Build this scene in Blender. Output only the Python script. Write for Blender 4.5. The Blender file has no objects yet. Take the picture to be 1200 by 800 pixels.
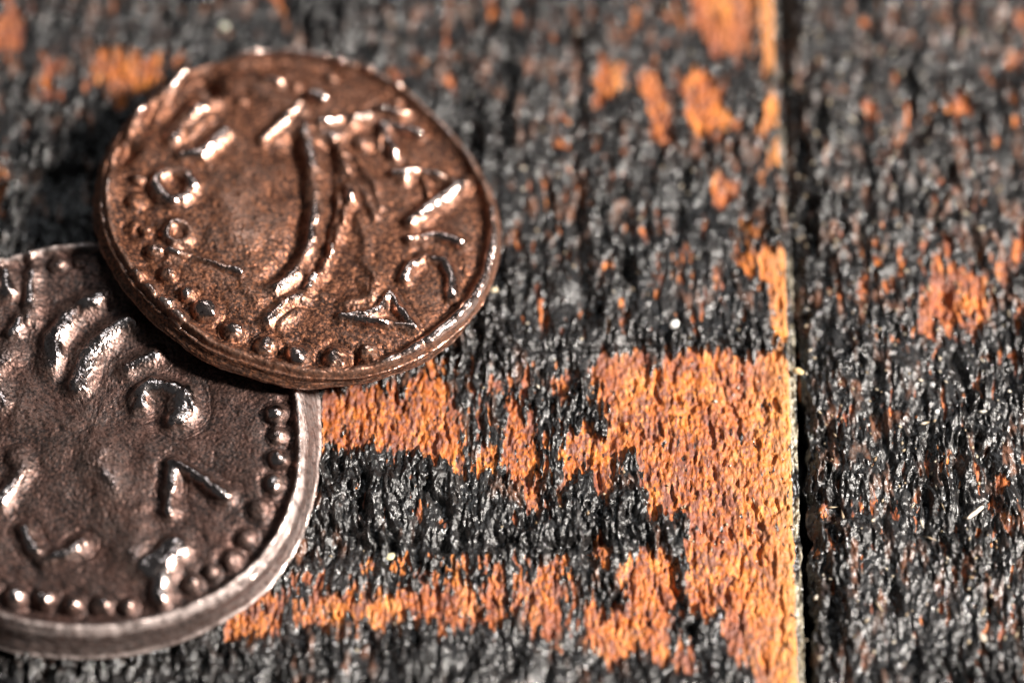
import bpy, math
import numpy as np
from mathutils import Vector, Matrix

# ---------------------------------------------------------------- camera, light, exposure (1 unit = 1 cm)
sc = bpy.context.scene
sc.unit_settings.scale_length = 0.01
col = sc.collection
TH = math.radians(29); DIST = 16.1
cd = bpy.data.cameras.new('camera'); cam = bpy.data.objects.new('camera', cd); col.objects.link(cam)
cam.location = (0, -DIST*math.sin(TH), DIST*math.cos(TH)); cam.rotation_euler = (TH, 0, 0)
cd.lens = 100; cd.sensor_width = 36; cd.clip_start = .1; cd.clip_end = 500
cd.dof.use_dof = True; cd.dof.focus_distance = 15.72; cd.dof.aperture_fstop = .118; cd.dof.aperture_blades = 0
sc.camera = cam
world = bpy.data.worlds.new('World'); sc.world = world; world.use_nodes = True
bg = world.node_tree.nodes['Background']; bg.inputs[0].default_value = (.9, .95, 1, 1); bg.inputs[1].default_value = .05
def area(name, az, el, dist, size, power, colour):
    ld = bpy.data.lights.new(name, 'AREA'); ld.shape = 'DISK'; ld.size = size; ld.energy = power; ld.color = colour
    o = bpy.data.objects.new(name, ld); col.objects.link(o)
    a, e = math.radians(az), math.radians(el)
    o.location = (dist*math.cos(e)*math.cos(a), dist*math.cos(e)*math.sin(a), dist*math.sin(e))
    o.rotation_euler = (-Vector(o.location)).to_track_quat('-Z', 'Y').to_euler()
area('key_lamp', -6, 38, 30, 4.6, 35000, (1, .93, .86))
area('back_softbox', 80, 50, 34, 14, 2100, (.93, .965, 1))
sc.view_settings.view_transform = 'Standard'; sc.view_settings.look = 'None'
sc.view_settings.exposure = 0; sc.view_settings.gamma = 1
sc.render.engine = 'CYCLES'

# ---------------------------------------------------------------- measured layout, in each object's own coordinates (cm)
COIN_A_STROKES = [('letter:1', [(-0.7429, 0.4616), (-0.7092, 0.5584), (-0.6276, 0.6846), (-0.5326, 0.7614)], 0.0704, 0.0483),
 ('letter:1', [(-0.6774, 0.3408), (-0.5857, 0.3592), (-0.5161, 0.4326), (-0.4572, 0.5309)], 0.0704, 0.0511),
 ('letter:1', [(-0.6948, 0.4774), (-0.6123, 0.5839), (-0.5462, 0.6391)], 0.0626, 0.0256),
 ('letter',
  [(-0.6175, 0.1343), (-0.6229, 0.0917), (-0.6428, 0.0547), (-0.6743, 0.0289), (-0.7124, 0.0182), (-0.7514, 0.0241), (-0.7856, 0.0457),
   (-0.8096, 0.0799), (-0.8198, 0.1214), (-0.8147, 0.1641), (-0.7949, 0.2013), (-0.7635, 0.2274), (-0.7251, 0.2384), (-0.6857, 0.2324),
   (-0.6514, 0.2105), (-0.6275, 0.176), (-0.6175, 0.1343)],
  0.0626, 0.0511),
 ('letter',
  [(-0.6131, -0.2114), (-0.6166, -0.2391), (-0.6298, -0.2632), (-0.6505, -0.28), (-0.6757, -0.2869), (-0.7015, -0.283), (-0.7239, -0.2689),
   (-0.7397, -0.2466), (-0.7464, -0.2195), (-0.743, -0.1918), (-0.7299, -0.1676), (-0.7091, -0.1506), (-0.6839, -0.1436), (-0.658, -0.1475),
   (-0.6354, -0.1618), (-0.6197, -0.1842), (-0.6131, -0.2114)],
  0.047, 0.0369),
 ('letter:2', [(-0.7346, -0.3381), (-0.6429, -0.3623), (-0.5221, -0.3965), (-0.3187, -0.4731)], 0.0391, 0.0483),
 ('letter:2', [(-0.7031, -0.3896), (-0.5194, -0.4495), (-0.3745, -0.4999)], 0.0704, 0.0199),
 ('letter:3', [(-0.2386, 0.4823), (-0.1302, 0.616), (-0.0309, 0.7569)], 0.0548, 0.0483),
 ('letter:3', [(-0.1659, 0.5123), (-0.0692, 0.5693), (-0.0323, 0.648)], 0.0783, 0.0312),
 ('letter:4', [(0.0725, 0.6295), (0.2157, 0.6582), (0.3791, 0.7012)], 0.047, 0.0511),
 ('letter:4', [(0.0941, 0.5674), (0.1792, 0.535), (0.2664, 0.617)], 0.0704, 0.0426),
 ('letter', [(0.443, 0.7568), (0.5134, 0.7358), (0.6034, 0.7419)], 0.0391, 0.0426),
 ('letter:5', [(0.4598, 0.649), (0.54, 0.6224), (0.6749, 0.5868)], 0.047, 0.0511),
 ('letter:5', [(0.4602, 0.6299), (0.4916, 0.5303), (0.5329, 0.4194)], 0.047, 0.0511),
 ('letter:5', [(0.4796, 0.6567), (0.4324, 0.5074)], 0.0391, 0.0369),
 ('letter:6', [(0.5298, 0.2878), (0.6923, 0.3044), (0.8752, 0.2662)], 0.0391, 0.0483),
 ('letter:6', [(0.9247, 0.2445), (0.7922, 0.1062), (0.6322, -0.0567)], 0.0626, 0.0596),
 ('letter:6', [(0.6976, 0.2674), (0.7329, 0.158)], 0.0313, 0.0284), ('letter:6', [(0.5894, 0.248), (0.6133, 0.3118)], 0.047, 0.0312),
 ('letter', [(0.6238, -0.1784), (0.7594, -0.1399), (0.8666, -0.1637), (0.9153, -0.1969)], 0.047, 0.0483),
 ('letter', [(0.5981, -0.4547), (0.6307, -0.3637), (0.7121, -0.2992), (0.8186, -0.3227), (0.8673, -0.4211), (0.8677, -0.5628)], 0.047, 0.0511),
 ('letter',
  [(0.5135, -0.5715), (0.4629, -0.6853), (0.3686, -0.7198), (0.2505, -0.738), (0.4643, -0.7665), (0.6544, -0.7904), (0.5964, -0.701),
   (0.5232, -0.5826)],
  0.0391, 0.0454),
 ('portrait', [(-0.3076, 0.1478), (-0.2669, -0.124)], 0.3444, 0.0216), ('portrait', [(-0.0204, 0.7384), (0.0048, 0.5742)], 0.0444, 0.0408),
 ('portrait', [(0.0048, 0.5742), (0.0579, 0.2949), (0.0809, 0.0189), (0.0651, -0.2542), (-0.0194, -0.4555), (-0.1248, -0.5674)], 0.0667, 0.0432),
 ('portrait', [(0.0854, 0.359), (0.1007, 0.1736)], 0.0667, 0.0168),
 ('portrait', [(0.1762, 0.6492), (0.2099, 0.4928), (0.2434, 0.338)], 0.0444, 0.0288),
 ('portrait', [(0.2434, 0.338), (0.2751, 0.2404)], 0.0389, 0.036), ('portrait', [(0.2718, 0.1721), (0.2791, 0.068)], 0.0444, 0.054),
 ('portrait', [(0.2561, 0.0115), (0.2486, -0.0803)], 0.0389, 0.048), ('portrait', [(0.2253, -0.118), (0.2132, -0.2092)], 0.0389, 0.048),
 ('portrait', [(0.1902, -0.2526), (0.1731, -0.3314)], 0.0389, 0.0504), ('portrait', [(0.15, -0.3625), (0.1282, -0.4409)], 0.0444, 0.0528),
 ('portrait', [(0.0956, -0.4664), (0.0648, -0.5506)], 0.0444, 0.0528),
 ('portrait', [(0.2096, 0.1189), (0.2038, -0.0344), (0.1648, -0.2062)], 0.0278, 0.024),
 ('portrait', [(0.3604, -0.3261), (0.4349, -0.4524), (0.4183, -0.5887), (0.2717, -0.638)], 0.0389, 0.024),
 ('notch', [(0.1114, -0.5185), (0.246, -0.5576), (0.3647, -0.5331)], 0.0435, -0.012),
 ('portrait', [(-0.1094, 0.3152), (-0.0692, 0.0096), (-0.1064, -0.2944)], 0.0778, 0.0144),
 ('portrait', [(0.2849, 0.2411), (0.3758, 0.1109), (0.4271, -0.0206)], 0.0278, 0.024),
 ('portrait', [(0.3202, -0.0272), (0.3815, -0.175), (0.3749, -0.3253)], 0.0333, 0.0192),
 ('portrait', [(0.3213, 0.3743), (0.4232, 0.1941), (0.4552, 0.0422)], 0.0278, 0.0192),
 ('portrait', [(0.0289, -0.617), (-0.0598, -0.6571), (-0.154, -0.7898)], 0.0556, 0.0384),
 ('portrait', [(0.0036, -0.7115), (-0.0784, -0.7971)], 0.0444, 0.0264), ('portrait', [(-0.2267, -0.6259), (-0.3013, -0.5426)], 0.0556, 0.0168),
 ('portrait', [(0.248, -0.6394), (0.3912, -0.6662), (0.4183, -0.5887), (0.3635, -0.4743)], 0.0278, 0.0144),
 ('portrait', [(-0.2423, 0.9428), (-0.1418, 0.9303)], 0.0389, 0.0312),
 ('portrait', [(-0.2899, 0.8876), (-0.1969, 0.8036), (-0.0614, 0.7742)], 0.0444, 0.0144), ('border_bead', [(-0.3701, 0.7853)], 0.0417, 0.042),
 ('border_bead', [(-0.0562, 0.9167)], 0.0365, 0.0392), ('border_bead', [(0.0361, 0.8452), (0.1068, 0.8178)], 0.0365, 0.056),
 ('border_bead', [(0.1472, 0.9893)], 0.0417, 0.042), ('border_bead', [(0.3431, 0.5142)], 0.0626, 0.056),
 ('border_bead', [(0.5455, 0.9516)], 0.0313, 0.042), ('border_bead', [(0.5472, 0.8283)], 0.0313, 0.042),
 ('border_bead', [(0.3571, 1.0563)], 0.0365, 0.042), ('border_bead', [(0.1794, 1.103)], 0.0365, 0.028),
 ('border_bead', [(-0.9284, 0.1575)], 0.0417, 0.042), ('border_bead', [(-0.9281, 0.0047)], 0.0574, 0.0364),
 ('border_bead', [(-0.9353, -0.1771)], 0.047, 0.0364), ('border_bead', [(-0.8676, -0.1909)], 0.0365, 0.042),
 ('border_bead', [(-0.8064, -0.3305)], 0.0522, 0.0504), ('border_bead', [(-0.7208, -0.4909)], 0.047, 0.0476),
 ('border_bead', [(-0.8759, -0.5059)], 0.047, 0.0336), ('border_bead', [(-0.8042, -0.5952)], 0.047, 0.0336),
 ('border_bead', [(-0.7095, -0.6828)], 0.047, 0.0336), ('border_bead', [(-0.6043, -0.6303)], 0.047, 0.0532),
 ('border_bead', [(-0.5046, -0.7347)], 0.073, 0.07), ('border_bead', [(-0.3436, -0.8579)], 0.0626, 0.0756),
 ('border_bead', [(-0.157, -0.9504)], 0.0626, 0.0868), ('border_bead', [(0.0274, -1.0027)], 0.0678, 0.0924),
 ('border_bead', [(0.2244, -1.009)], 0.0678, 0.0924), ('border_bead', [(0.4065, -0.9649)], 0.0574, 0.07),
 ('border_bead', [(-0.652, -0.7835)], 0.047, 0.0336), ('notch', [(-0.5392, 1.0919), (-0.5923, 0.9576), (-0.5721, 0.8553)], 0.0725, -0.1),
 ('notch', [(-0.6533, 0.9794), (-0.7141, 0.8198), (-0.7716, 0.6176)], 0.029, -0.03),
 ('notch', [(-1.0738, 0.5153), (-1.0006, 0.3696), (-1.097, 0.2207)], 0.0483, -0.045),
 ('rim_lump', [(-0.7114, 0.9493), (-0.7585, 0.8167), (-0.8165, 0.7102)], 0.0386, 0.04),
 ('rim_lump', [(-0.9212, 0.6521), (-0.9957, 0.59)], 0.0338, 0.045), ('rim_lump', [(-0.8353, 0.6961), (-0.8675, 0.5795)], 0.029, 0.025),
 ('notch', [(0.3233, -1.0263)], 0.0242, -0.03), ('notch', [(0.7172, -0.9135)], 0.0242, -0.02),
 ('notch', [(-0.1802, 0.3731), (-0.2311, 0.0605), (-0.1565, -0.2376), (-0.0946, -0.3533)], 0.1256, -0.012),
 ('notch', [(-0.0708, 0.4744), (-0.034, 0.2579), (-0.0091, -0.0476), (-0.0394, -0.2904), (-0.1469, -0.4865)], 0.0483, -0.03),
 ('notch', [(0.1417, 0.4568), (0.1673, 0.2398), (0.1739, -0.0058), (0.1332, -0.28), (0.0609, -0.4271)], 0.0338, -0.03),
 ('notch', [(-0.7187, 0.1279)], 0.0531, -0.01)]
COIN_B_STROKES = [('letter:11',
  [(0.2552, 0.1236), (0.2449, 0.1547), (0.2465, 0.1842), (0.26, 0.2097), (0.2842, 0.2289), (0.317, 0.2401), (0.3556, 0.2425), (0.3966, 0.2356),
   (0.4366, 0.2203), (0.4719, 0.1977), (0.4995, 0.1699), (0.5172, 0.1393), (0.5233, 0.1085), (0.5175, 0.0802), (0.5001, 0.0568), (0.4728, 0.0402),
   (0.4379, 0.032)],
  0.0704, 0.0568),
 ('letter:11', [(0.4848, 0.1791), (0.486, 0.0731)], 0.0939, 0.0639),
 ('letter:12', [(0.457, -0.2359), (0.5865, -0.3135), (0.7495, -0.4266)], 0.0548, 0.0568), ('letter:12', [(0.7495, -0.4266)], 0.0704, 0.0284),
 ('letter:12', [(0.4628, -0.2566), (0.4472, -0.3856), (0.4506, -0.5237)], 0.0548, 0.0511), ('letter:12', [(0.4506, -0.5237)], 0.0704, 0.0284),
 ('letter:13', [(-0.3272, -0.6303), (-0.2677, -0.7412), (-0.1985, -0.8064), (-0.0959, -0.7763), (-0.0049, -0.711)], 0.0548, 0.0483),
 ('letter:13', [(-0.0049, -0.711)], 0.0626, 0.0199), ('letter', [(0.4913, -0.7512), (0.4401, -0.8114), (0.3787, -0.8513)], 0.1017, 0.0653),
 ('letter', [(0.4375, -0.921), (0.4355, -1.0397)], 0.0783, 0.0568),
 ('letter', [(-0.6429, -0.539), (-0.7545, -0.3341), (-0.6251, -0.2307)], 0.0626, 0.0497),
 ('portrait', [(-0.255, 0.3773), (-0.2487, 0.5397), (-0.1846, 0.6983), (-0.0292, 0.7975)], 0.0833, 0.06),
 ('portrait', [(-0.0937, 0.2431), (-0.0558, 0.4366), (0.0442, 0.5669), (0.1637, 0.6325)], 0.0833, 0.054),
 ('portrait', [(-0.4065, 0.6653), (-0.4185, 0.8695), (-0.3932, 1.0312)], 0.0611, 0.042),
 ('portrait', [(-0.541, 0.8417), (-0.5708, 0.9641)], 0.0667, 0.048), ('portrait', [(-0.4802, 0.5778), (-0.459, 0.6653)], 0.0556, 0.042),
 ('portrait', [(0.1726, 0.3504), (0.3091, 0.4366)], 0.0667, 0.036),
 ('portrait', [(-0.5179, 0.1366), (-0.5791, 0.2967), (-0.4962, 0.4312)], 0.0889, 0.036),
 ('portrait', [(-0.4652, -0.4676), (-0.416, -0.3959), (-0.3663, -0.2722), (-0.3974, -0.1787)], 0.0667, 0.048),
 ('portrait', [(-0.0077, -0.1005), (0.0639, -0.2566), (0.178, -0.4369), (0.2374, -0.6404), (0.2929, -0.7913)], 0.1222, 0.0192),
 ('portrait', [(0.0091, -0.3341), (0.1177, -0.365)], 0.05, 0.0144), ('portrait', [(0.1848, -0.539), (0.2965, -0.488)], 0.05, 0.0168),
 ('portrait', [(0.1892, -0.7412), (0.3329, -0.701)], 0.05, 0.0144),
 ('portrait', [(-0.7845, -0.0218), (-0.8933, -0.3341), (-0.7154, -0.7412)], 0.1111, 0.048),
 ('portrait', [(-0.3726, 0.0836), (-0.1302, -0.0218), (-0.0444, 0.0836)], 0.1111, 0.0144), ('border_bead', [(-0.2774, 1.0312)], 0.0522, 0.049),
 ('border_bead', [(-0.4153, 1.0649)], 0.0417, 0.042), ('border_bead', [(-0.1532, 1.0481)], 0.0417, 0.028),
 ('border_bead', [(1.0065, 0.0678)], 0.0626, 0.0588), ('border_bead', [(1.0256, -0.0586)], 0.0574, 0.0588),
 ('border_bead', [(1.027, -0.2099)], 0.0574, 0.0588), ('border_bead', [(1.0142, -0.3547)], 0.0574, 0.0588),
 ('border_bead', [(0.933, -0.5084)], 0.0574, 0.0588), ('border_bead', [(0.8764, -0.6808)], 0.0574, 0.0588),
 ('border_bead', [(0.8043, -0.8014)], 0.0574, 0.0588), ('border_bead', [(0.6944, -0.8812)], 0.0417, 0.0588),
 ('border_bead', [(0.5936, -0.9508)], 0.0522, 0.0588), ('border_bead', [(0.2665, -1.084)], 0.047, 0.0588),
 ('border_bead', [(0.1163, -1.0693)], 0.0522, 0.0588), ('border_bead', [(-0.0284, -1.0693)], 0.0574, 0.0588),
 ('border_bead', [(-0.1848, -1.0348)], 0.0626, 0.0588), ('border_bead', [(-0.3396, -1.0249)], 0.0626, 0.0588),
 ('border_bead', [(-0.4921, -0.9904)], 0.0574, 0.0588), ('border_bead', [(-0.6427, -0.9309)], 0.0574, 0.0588),
 ('border_bead', [(-0.7868, -0.8513)], 0.0574, 0.0588), ('border_bead', [(-0.9245, -0.7512)], 0.0574, 0.0588),
 ('border_bead', [(-1.0562, -0.6303)], 0.0574, 0.0588), ('border_bead', [(-1.1542, -0.488)], 0.0574, 0.0588),
 ('border_bead', [(-1.2358, -0.3341)], 0.0574, 0.0588), ('border_bead', [(-1.2914, -0.1683)], 0.0574, 0.0588),
 ('border_bead', [(-1.3249, 0.0045)], 0.0574, 0.0588), ('border_bead', [(-1.3305, 0.1791)], 0.0574, 0.0588),
 ('border_bead', [(-1.3024, 0.3504)], 0.0574, 0.0588), ('border_bead', [(-1.2444, 0.5125)], 0.0574, 0.0588),
 ('border_bead', [(-1.1548, 0.6544)], 0.0574, 0.0588), ('border_bead', [(-1.0441, 0.7864)], 0.0574, 0.0588),
 ('border_bead', [(-0.9112, 0.8972)], 0.0574, 0.0588), ('border_bead', [(-0.7602, 0.9809)], 0.0574, 0.0588),
 ('border_bead', [(-0.6201, 1.0312)], 0.047, 0.0588)]
A_RIM = [1.1374, 1.123, 1.109, 1.09, 1.0807, 1.0709, 1.0688, 1.0698, 1.0725, 1.0946, 1.1098, 1.1245, 1.1377, 1.1447, 1.1516, 1.1618, 1.1714, 1.1818, 1.1881,
 1.1937, 1.2002, 1.2044, 1.19, 1.1702, 1.1581, 1.1557, 1.153, 1.1457, 1.1377, 1.1296, 1.1199, 1.1098, 1.0957, 1.0828, 1.0658, 1.0608, 1.0504, 1.0483,
 1.0462, 1.0467, 1.0597, 1.0681, 1.0713, 1.0757, 1.0932, 1.1137, 1.1339, 1.1508, 1.168, 1.1782, 1.1842, 1.187, 1.1884, 1.1924, 1.1991, 1.1929, 1.1804,
 1.1684, 1.1574, 1.1465]
A_FOOT = [1.1374, 1.123, 1.109, 1.09, 1.0807, 1.0709, 1.0688, 1.0698, 1.0725, 1.0946, 1.1098, 1.1245, 1.1377, 1.1447, 1.15, 1.15, 1.15, 1.15, 1.15, 1.1537,
 1.1602, 1.1644, 1.2227, 1.2152, 1.2031, 1.2007, 1.198, 1.1907, 1.1827, 1.1746, 1.1649, 1.1548, 1.1407, 1.1278, 1.1108, 1.1058, 1.0954, 1.0933,
 1.0912, 1.0917, 1.1047, 1.1131, 1.1163, 1.1207, 1.1382, 1.1516, 1.1557, 1.1508, 1.1656, 1.1693, 1.174, 1.1838, 1.1851, 1.1845, 1.1733, 1.1529, 1.15,
 1.1532, 1.1574, 1.1465]
B_RIM = [1.1589, 1.1534, 1.1512, 1.1503, 1.1502, 1.1513, 1.1584, 1.1836, 1.2024, 1.2048, 1.2034, 1.1927, 1.1787, 1.1754, 1.1759, 1.1784, 1.1837, 1.1922,
 1.2023, 1.2107, 1.2159, 1.2187, 1.2201, 1.2206, 1.2197, 1.2142, 1.2067, 1.2051, 1.205, 1.205, 1.205, 1.205, 1.205, 1.205, 1.205, 1.2053, 1.2085,
 1.2171, 1.2209, 1.2216, 1.2219, 1.222, 1.2223, 1.2229, 1.2243, 1.2275, 1.2328, 1.2396, 1.2471, 1.2547, 1.2621, 1.2687, 1.2731, 1.2731, 1.2672,
 1.2546, 1.2369, 1.216, 1.1932, 1.1719]
B_FOOT = [1.2223, 1.2241, 1.2274, 1.2304, 1.2328, 1.235, 1.2388, 1.2508, 1.2629, 1.2649, 1.265, 1.265, 1.265, 1.265, 1.265, 1.265, 1.265, 1.265, 1.265, 1.265,
 1.265, 1.265, 1.265, 1.265, 1.265, 1.265, 1.265, 1.265, 1.265, 1.265, 1.265, 1.265, 1.265, 1.265, 1.265, 1.2655, 1.2708, 1.2854, 1.2922, 1.2935,
 1.2937, 1.2933, 1.292, 1.2888, 1.2849, 1.2837, 1.2851, 1.2878, 1.2914, 1.2957, 1.3007, 1.3063, 1.311, 1.3114, 1.3048, 1.291, 1.2719, 1.2518, 1.2349,
 1.225]
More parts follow.
